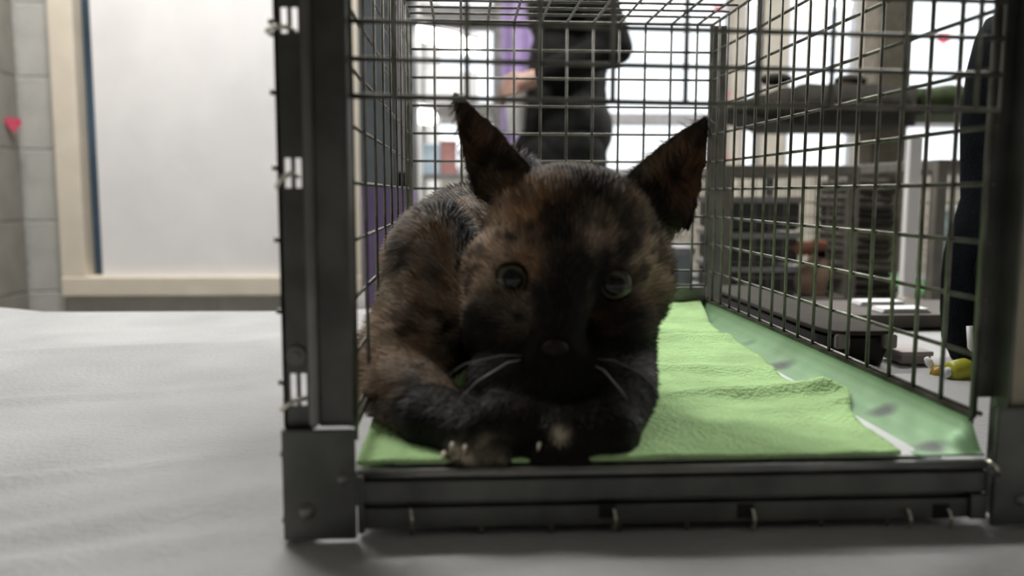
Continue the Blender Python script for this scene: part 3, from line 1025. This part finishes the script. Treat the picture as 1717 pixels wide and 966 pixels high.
def back_cage(name, x0, x1, y0, y1, z0, z1, fr, label, cat_, sp=.0254):
    t = thing(name, ((x0 + x1) / 2, (y0 + y1) / 2, z0), label, cat_)
    for x in (x0, x1):
        for y in (y0, y1):
            MB().box(x - fr, x + fr, y - fr, y + fr, z0, z1).build('post', m_cageframe, t, bevel=.002)
    for z in (z0 + fr, z1 - fr):
        for y in (y0, y1):
            MB().box(x0, x1, y - fr * .9, y + fr * .9, z - fr, z + fr).build('rail', m_cageframe, t, bevel=.002)
        for x in (x0, x1):
            MB().box(x - fr * .9, x + fr * .9, y0, y1, z - fr, z + fr).build('rail', m_cageframe, t, bevel=.002)
    for y in (y0, y1):
        w = MB()
        for k in range(1, int((x1 - x0) / sp) + 1): w.tube([(x0 + sp * k, y, z0), (x0 + sp * k, y, z1)], .001, 4)
        for k in range(1, int((z1 - z0) / sp) + 1): w.tube([(x0, y, z0 + sp * k), (x1, y, z0 + sp * k)], .001, 4)
        w.build('mesh_panel', m_cageframe, t, kind='stuff')
    for x in (x0, x1):
        w = MB()
        for k in range(1, int((y1 - y0) / sp) + 1): w.tube([(x, y0 + sp * k, z0), (x, y0 + sp * k, z1)], .001, 4)
        for k in range(1, int((z1 - z0) / sp) + 1): w.tube([(x, y0, z0 + sp * k), (x, y1, z0 + sp * k)], .001, 4)
        w.build('mesh_panel', m_cageframe, t, kind='stuff')
    w = MB()
    for k in range(1, int((x1 - x0) / sp) + 1): w.tube([(x0 + sp * k, y0, z1), (x0 + sp * k, y1, z1)], .001, 4)
    for k in range(1, int((y1 - y0) / sp) + 1): w.tube([(x0, y0 + sp * k, z1), (x1, y0 + sp * k, z1)], .001, 4)
    w.build('roof_panel', m_cageframe, t, kind='stuff')
    MB().box(x0, x1, y0, y1, z0 + .001, z0 + .006).build('floor_pan', m_rack, t)
    return t


D1 = 1.42
a0, a1 = A(1212, 520, D1), A(1432, 288, D1)
ca = back_cage('wire_crate', a0.x, a1.x, D1, D1 + .4, T2, a1.z + .012, .008, 'brown-grey wire crate on the long table with dark trays and tan blanket', 'crate')
D2 = 1.34
b0, b1 = A(1562, 540, D2), A(1700, 266, D2)
cb = back_cage('wire_crate', b0.x, b1.x, D2, D2 + .4, T2, b1.z, .009, 'wire crate with green liner at the right end, by the backpack', 'crate')
# contents of the left crate
zz = T2 + .008
for k, (za, zb) in enumerate(((.0, .055), (.06, .115), (.12, .18))):
    x0, x1 = A(1222, 400, 1.5).x, A(1340, 400, 1.5).x
    tr = thing('stacked_tray', ((x0 + x1) / 2, 1.6, zz + za), 'dark plastic tray with pale rim, %s of the stack in the wire crate' % ('bottom', 'middle', 'top')[k], 'tray', 'dark trays in the crate')
    MB().box(x0, x1, 1.5, 1.7, zz + za, zz + zb - .008, bev=.004).build('tray_body', mat('charcoal_plastic', (.045, .043, .04), .6), tr)
    MB().box(x0 - .004, x1 + .004, 1.496, 1.704, zz + zb - .010, zz + zb, bev=.002).build('tray_rim', m_rack, tr)
bl = MB()
for (px, py, r) in ((1350, 470, .035), (1385, 455, .045), (1415, 445, .04), (1400, 480, .04), (1370, 490, .035)):
    c = A(px, py, 1.52)
    c.z = max(c.z, zz + .01)
    bl.ball(c, (r, r * 1.2, r * .8), 3)
m_ = solid_from(bl, .006, 4)
for v in m_.vertices:
    v.co += Vector((0, 0, 1)) * noise.noise(v.co * 40) * .006
    v.co.z = max(v.co.z, zz)
    v.co.x = min(v.co.x, a1.x - .014)
tb = link_solid('tan_blanket', m_, m_tan, None, origin=(A(1390, 480, 1.52).x, 1.52, zz))
tag(tb, 'rumpled tan blanket heaped inside the wire crate beside the dark trays', 'blanket')
rc = MB()
c = A(1345, 415, 1.505)
rc.ball(c, (.022, .02, .014), 3).ball(c + Vector((.03, .005, .004)), (.02, .02, .012), 3)
rt = link_solid('rust_cloth', solid_from(rc, .004, 3), m_rust, None, origin=c)
tag(rt, 'small rust-brown cloth on top of the tan blanket in the crate', 'cloth')
# green liner and pale bin in the right crate
gl = MB().box(b0.x + .012, b1.x - .012, D2 + .015, D2 + .385, T2 + .0065, T2 + .03, bev=.004).build('green_liner', m_greenliner, None)
tag(gl, 'green liner pad in the bottom of the right wire crate', 'liner')
pbn = thing('pale_bin', (A(1640, 480, 1.5).x, 1.55, T2 + .031), 'pale blue plastic bin inside the right wire crate', 'bin')
MB().rings([(A(1640, 480, 1.5).x, 1.55, z, w, w) for z, w in ((T2 + .031, .028), (T2 + .16, .034))], 20, 5).build('bin_body', m_paleblue, pbn)
MB().rings([(A(1640, 480, 1.5).x, 1.55, z, w, w) for z, w in ((T2 + .16, .037), (T2 + .172, .037))], 20, 5).build('bin_rim', m_white, pbn)
# blankets folded between the crates
bx0, bx1 = A(1444, 400, 1.46).x, A(1506, 400, 1.46).x
cols_ = [(.10, .09, .07), (.07, .06, .05), (.16, .14, .12), (.08, .07, .055), (.13, .115, .09), (.05, .045, .04), (.12, .10, .085), (.07, .06, .05)]
names = ['bottom', 'second', 'third', 'fourth', 'fifth', 'sixth', 'seventh', 'topmost']
for k in range(8):
    z0 = T2 + .0005 + k * .0275
    mm_ = mat('blanket_%d' % k, cols_[k], .95, bump=.4, noise_amt=.2)
    dx = random.uniform(-.004, .004)
    fbk = thing('folded_blanket', ((bx0 + bx1) / 2, 1.55, z0), 'dark folded blanket between the wire crates, %s counting up the stack' % names[k], 'blanket', 'folded blankets between the crates')
    MB().box(bx0 + dx, bx1 + dx, 1.46, 1.66, z0, z0 + .0135, bev=.005).build('lower_fold', mm_, fbk, smooth=True)
    MB().box(bx0 + dx + .002, bx1 + dx - .002, 1.463, 1.66, z0 + .013, z0 + .0272, bev=.005).build('upper_fold', mm_, fbk, smooth=True)
# white board standing on the table
q0, q1 = A(1513, 495, 1.305), A(1549, 225, 1.305)
wb = thing('white_board', ((q0.x + q1.x) / 2, 1.31, T2), 'narrow white board standing upright between blankets and right crate', 'board')
MB().box(q0.x, q1.x, 1.305, 1.32, T2, q1.z).build('board_face', m_board, wb, bevel=.003)
MB().box(q0.x, q1.x, 1.300, 1.325, T2, T2 + .03).build('board_foot', m_cream, wb, bevel=.003)
# pale bin and purple tote behind the cage
x0, x1 = A(1075, 470, 1.5).x, A(1168, 470, 1.5).x
sb = thing('storage_bin', ((x0 + x1) / 2, 1.58, T2), 'blue-grey storage bin on the long table straight behind the cage', 'bin')
MB().rings([((x0 + x1) / 2, 1.58, z, (x1 - x0) / 2 * k, .08 * k) for z, k in ((T2, .92), (T2 + .085, 1))], 24, 6).build('bin_body', m_bluegrey, sb)
MB().rings([((x0 + x1) / 2, 1.58, z, (x1 - x0) / 2 * 1.04, .084) for z in (T2 + .085, T2 + .097)], 24, 6).build('lid', m_rack, sb)
x0, x1 = A(603, 400, 1.36).x, A(690, 400, 1.36).x
zt = A(640, 316, 1.36).z
tt = thing('purple_tote', ((x0 + x1) / 2, 1.45, T2), 'purple plastic tote seen through left side of the wire cage', 'tote')
MB().rings([((x0 + x1) / 2, 1.45, z, (x1 - x0) / 2 * k, .09 * k) for z, k in ((T2, .9), (zt - .012, 1))], 24, 7).build('tote_body', m_purple_pl, tt)
MB().rings([((x0 + x1) / 2, 1.45, z, (x1 - x0) / 2 * 1.03, .095) for z in (zt - .012, zt)], 24, 7).build('tote_lid', m_purple_pl, tt)
jc = A(673, 312, 1.40)
jr = thing('black_jar', (jc.x, 1.40, zt), 'small black jar standing on the purple tote', 'jar')
MB().tube([(jc.x, 1.40, zt), (jc.x, 1.40, zt + .018)], .010, 16).build('jar_body', m_blackpl, jr)
MB().tube([(jc.x, 1.40, zt + .018), (jc.x, 1.40, zt + .026)], .0085, 16).build('jar_lid', m_blackpl, jr)

# ------------------------------------------------------------------ cat tree: beige post, brown and green perches
PY = 1.9
x0, x1 = A(1450, 200, PY).x, A(1510, 200, PY).x
cx = (x0 + x1) / 2
tree = thing('cat_tree', (cx, 2.2, 0), 'tall beige carpeted cat tree with brown and green perches behind the crates', 'cat tree')
YP = 2.2
rr = (A(1510, 200, YP).x - A(1450, 200, YP).x) / 2
cx = (A(1510, 200, YP).x + A(1450, 200, YP).x) / 2
MB().rings([(cx, YP, z, rr, rr) for z in (.03, 1.9)], 24, 6).build('post', m_beigecarpet, tree)
MB().box(cx - .35, cx + .35, YP - .05, YP + .35, .001, .03).build('base', m_beigecarpet, tree, bevel=.005)


def perch(pxa, pxb, pya, pyb, m, taper):
    a, b = A(pxa, pya, YP - .15), A(pxb, pyb, YP - .15)
    def f(u, v, s):
        x = a.x + (b.x - a.x) * u
        e = min(1, (u / taper) if taper else 1) ** .7
        zc = a.z + (b.z - a.z) * (.45 if taper else .5)
        h = (a.z - b.z) / 2 * e + .003
        y = YP - .06 - .15 * math.cos(v * math.pi) * (.5 + .5 * e)
        bump = noise.noise(Vector((x * 14, y * 14, s))) * .016 * e if s > 0 else 0
        return Vector((x, y, zc + s * h + bump))
    MB().shell(24, 10, lambda u, v: f(u, v, 1), lambda u, v: f(u, v, -1)).build('perch', m, tree, smooth=True)


perch(1225, 1512, 150, 214, m_browncarpet, .35)
perch(1525, 1705, 150, 190, m_greencarpet, 0)
# clutter on the brown perch
for k, (px, py, s, lab) in enumerate(((1300, 132, .030, 'dark cushion on the left of the brown perch'), (1425, 134, .030, 'dark cushion on the brown perch next to the beige post'))):
    c = A(px, py, YP - .1)
    cu = MB().ball(c, (s * 1.4, s, s * .55), 3).build('cushion', m_browncarpet, None, smooth=True, origin=c)
    tag(cu, lab, 'cushion', 'cushions on the perch')


# red paper hearts
def heart(px, py, y, size, label, turn=0.0):
    c = A(px, py, y)
    bm = bmesh.new()
    fr = []
    for k in range(28):
        t = 2 * math.pi * k / 28
        hx = 16 * math.sin(t) ** 3
        hz_ = 13 * math.cos(t) - 5 * math.cos(2 * t) - 2 * math.cos(3 * t) - math.cos(4 * t)
        fr.append(bm.verts.new((hx / 32 * size, -.001, hz_ / 32 * size)))
    fa_ = bm.faces.new(fr)
    ex = bmesh.ops.extrude_face_region(bm, geom=[fa_])
    for v in ex['geom']:
        if isinstance(v, bmesh.types.BMVert): v.co.y += .002
    bmesh.ops.recalc_face_normals(bm, faces=bm.faces)
    me_ = bpy.data.meshes.new('paper_heart')
    bm.to_mesh(me_)
    bm.free()
    me_.materials.append(m_red)
    o = bpy.data.objects.new('paper_heart', me_)
    o.location = c
    o.rotation_euler.z = turn
    C.objects.link(o)
    tag(o, label, 'decoration', 'red paper hearts')


c = A(52, 210, 2.44)
heart(54, 210, 2.44, .048, 'red paper heart on the shaded block wall at the left corner', math.radians(62))
bpy.data.objects['paper_heart'].location.x = XL + .0155
heart(1214, 158, YF + .018, .075, 'red paper heart on the far window, lower left of the brown perch end')
heart(1203, 15, YF + .043, .07, 'red paper heart high on the far window near the top edge')
heart(1581, 64, YF + .043, .085, 'red paper heart on the far window right of the beige post')
heart(1214, 262, YF + .018, .055, 'lowest red paper heart, on the far window below the transom')

# ------------------------------------------------------------------ left background: cabinet, rack, banner
x0, x1 = A(598, 100, 2.2).x, A(690, 100, 2.2).x
cbn = thing('storage_cabinet', ((x0 + x1) / 2, 2.3, 0), 'tall slate-blue storage cabinet beside the boarded window', 'cabinet')
MB().box(x0, x1, 2.215, 2.46, 0, 1.85).build('cabinet_body', m_cab, cbn, bevel=.004)
xm = A(661, 100, 2.2).x
for xa, xb, hx, m in ((x0 + .003, xm - .002, xm - .02, m_cab), (xm + .002, x1 - .003, xm + .02, m_cab2)):
    for za, zb in ((.05, .68), (.69, 1.82)):
        d = MB().box(xa, xb, 2.2, 2.215, za, zb).build('door', m, cbn, bevel=.003)
        MB().tube([(hx, 2.19, (za + zb) / 2 - .05), (hx, 2.19, (za + zb) / 2 + .05)], .004, 8).build('handle', m_handle, d, smooth=True)

RY = 3.0
x0, x1 = A(694, 100, RY).x, A(836, 100, RY).x
rk = thing('shelf_rack', ((x0 + x1) / 2, RY + .2, 0), 'grey steel shelf rack with lit tubes left of purple banner', 'rack')
for x in (x0, x1):
    for y in (RY, RY + .4):
        MB().box(x - .008, x + .008, y - .008, y + .008, 0, 1.62).build('post', m_rack, rk)
shelf_z = [.35, A(760, 296, RY).z, A(760, 176, RY).z, A(760, 12, RY).z]
for z in shelf_z:
    MB().box(x0, x1, RY, RY + .4, z - .008, z + .008).build('shelf', m_rack, rk, bevel=.002)
for (p, q, y, zz_, lab) in (((660, 40), (802, 84), RY - .06, 0, 'bright lit tube lamp high in front of the shelf rack'),
                            ((662, 190), (728, 199), RY - .05, 0, 'short bright lit tube lamp low by the slate cabinet')):
    a, b = A(p[0], p[1], y - .14), A(q[0], q[1], y - .06)
    lt = thing('tube_lamp', tuple((a + b) / 2), lab, 'lamp', 'lit tubes at the rack')
    r = .026 if p[1] < 100 else .022
    MB().tube([a, a.lerp(b, .08), a.lerp(b, .92), b], r, 12, rs=[r * .7, r, r, r * .7]).build('tube', m_tube, lt, smooth=True)
    up = Vector((0, .0, r + .012))
    MB().tube([a + up, b + up], .012, 8).build('holder', m_rack, lt)
for k, (pxa, pxb, pya, pyb, m, lab) in enumerate((
        (700, 738, 242, 292, m_paleblue, 'pale blue box low on the rack, left of the pink one'), (738, 765, 236, 292, mat('pink_card', (.50, .25, .23), .7), 'pinkish red box low on the rack'),
        (768, 826, 250, 292, m_white, 'white box low on the rack, right of the pink one'), (712, 800, 120, 168, m_paper, 'wide white carton high on the rack'),
        (745, 790, 196, 172, m_bluegrey, ''))):
    if not lab: continue
    a, b = A(pxa, pya, RY + .05), A(pxb, pyb, RY + .05)
    zb = min(shelf_z, key=lambda z: abs(z - b.z)) + .0085
    bxx = thing('rack_box', ((a.x + b.x) / 2, RY + .12, zb), lab, 'box', 'boxes on the rack')
    MB().box(a.x, b.x, RY + .05, RY + .2, zb, a.z - .012, bev=.003).build('box_body', m, bxx)
    MB().box(a.x - .002, b.x + .002, RY + .048, RY + .202, a.z - .012, a.z, bev=.002).build('lid', m, bxx)

x0, x1 = A(838, 100, 3.4).x, A(903, 100, 3.4).x
bn = thing('purple_banner', ((x0 + x1) / 2, 3.4, 0), 'tall purple cloth banner hanging left of the person in black', 'banner')
zb0, zb1 = .75, 2.2


def ban(u, v):
    return Vector((x0 + (x1 - x0) * u, 3.4 + .008 * math.sin(u * 14), zb0 + (zb1 - zb0) * v))


o = MB().grid(24, 6, ban).build('banner_cloth', m_purple, bn, smooth=True)
o.modifiers.new('thickness', 'SOLIDIFY').thickness = .002
MB().tube([(x0 - .02, 3.4, zb1), (x1 + .02, 3.4, zb1)], .008, 8).build('top_rod', m_rack, bn, smooth=True)
MB().tube([((x0 + x1) / 2, 3.42, .012), ((x0 + x1) / 2, 3.42, zb1)], .008, 8).build('stand_pole', m_rack, bn, smooth=True)
MB().tube([((x0 + x1) / 2 - .18, 3.42, .01), ((x0 + x1) / 2 + .18, 3.42, .01)], .01, 8).build('stand_foot', m_rack, bn, smooth=True)

# ------------------------------------------------------------------ the person in black, side on, facing left
PX, PYY = .295, 2.42


def PP(x, y, z): return Vector((PX + x, PYY + y, z))


def figure(mb, g=0.0, part='all'):
    """limb chain; y < 0 is the side towards the camera"""
    if part in ('all', 'legs'):
        for s in (-1, 1):
            mb.capsule(PP(0, s * .085, .86), PP(-.005, s * .085, .48), .082 + g, .056 + g)
            mb.capsule(PP(-.005, s * .085, .48), PP(.02, s * .085, .09), .054 + g, .038 + g)
    if part in ('all', 'torso'):
        mb.ball(PP(.005, 0, .92), (.112 + g, .155 + g, .11 + g), 3)
        mb.ball(PP(-.005, 0, 1.10), (.095 + g, .13 + g, .13 + g), 3)
        mb.ball(PP(0, 0, 1.26), (.105 + g, .155 + g, .14 + g), 3)
        mb.capsule(PP(.01, -.15, 1.365), PP(.01, .15, 1.365), .052 + g, .052 + g)
    if part in ('all', 'arms', 'torso'):
        for s in (-1, 1):
            mb.capsule(PP(.01, s * .175, 1.36), PP(.10, s * .19, 1.115), .046 + g, .036 + g)
            mb.capsule(PP(.10, s * .19, 1.115), PP(-.075, s * .15, 1.055), .036 + g, .025 + g)


pers = None
b = MB()
figure(b)
b.capsule(PP(.0, 0, 1.38), PP(-.015, 0, 1.47), .052, .048)
b.ball(PP(-.012, 0, 1.545), (.092, .072, .098), 3)
b.ball(PP(-.055, 0, 1.505), (.045, .05, .055), 3)
b.ball(PP(-.107, 0, 1.53), (.014, .010, .014), 2)          # nose
b.ball(PP(-.094, 0, 1.483), (.012, .022, .008), 2)         # lips
for s in (-1, 1):
    b.ball(PP(.0, s * .072, 1.535), (.018, .008, .03), 2)   # ears
    b.capsule(PP(.02, s * .085, .09), PP(-.11, s * .09, .035), .036, .028)   # feet
    w = PP(-.085, s * .148, 1.05)
    h = PP(-.13, s * .135, 1.035)
    b.capsule(w, h, .024, .026)
    for k in range(4):                                       # fingers curled round the cup
        f0 = h + Vector((-.018, s * .004, .018 - .016 * k))
        f1 = f0 + Vector((-.028, -s * .012, -.004))
        f2 = f1 + Vector((-.010, -s * .026, -.003))
        b.capsule(f0, f1, .0085, .0078)
        b.capsule(f1, f2, .0078, .0065)
    t0 = h + Vector((.0, -s * .015, .015))
    b.capsule(t0, t0 + Vector((-.03, -s * .022, .012)), .0095, .0078)
bm_ = solid_from(b, .0058, 4)
pers = link_solid('person', bm_, m_skin, None, origin=(PX, PYY, 0))
tag(pers, 'person in black seen side on behind the cage, elbow bent', 'person')
b = MB()
figure(b, .012, 'torso')
b.capsule(PP(.0, 0, 1.12), PP(-.015, 0, .76), .112, .135)
b.ball(PP(-.06, 0, .83), (.10, .15, .12), 3)
link_solid('tunic', solid_from(b, .008, 4), m_black, pers)
b = MB()
figure(b, .012, 'legs')
link_solid('trousers', solid_from(b, .008, 4), m_black, pers)
for s in (-1, 1):
    b = MB()
    b.capsule(PP(.03, s * .085, .05), PP(-.125, s * .09, .038), .046, .036)
    mm_ = solid_from(b, .006, 3)
    for v in mm_.vertices: v.co.z = max(v.co.z, .002)
    link_solid('shoe', mm_, m_blackpl, pers)
b = MB()
b.ball(PP(.012, 0, 1.565), (.096, .083, .098), 3)
b.ball(PP(.055, 0, 1.49), (.05, .07, .09), 3)
link_solid('hair', solid_from(b, .007, 3), m_hair, pers)
for s in (-1, 1):
    MB().ball(PP(-.088, s * .03, 1.555), (.010, .013, .010), 3).build('eye', m_white, pers, smooth=True)
cc = A(866, 192, PYY - .02)
cup = thing('white_cup', (cc.x, PYY - .02, cc.z - .05), 'small white cup held in front of the person in black', 'cup')
MB().rings([(cc.x, PYY - .02, z, r, r) for z, r in ((cc.z - .05, .026), (cc.z + .075, .034))], 24, 2).build('cup_body', m_white, cup, smooth=False)
MB().rings([(cc.x, PYY - .02, z, r, r) for z, r in ((cc.z + .075, .036), (cc.z + .085, .036))], 24, 2).build('cup_lid', m_white, cup)
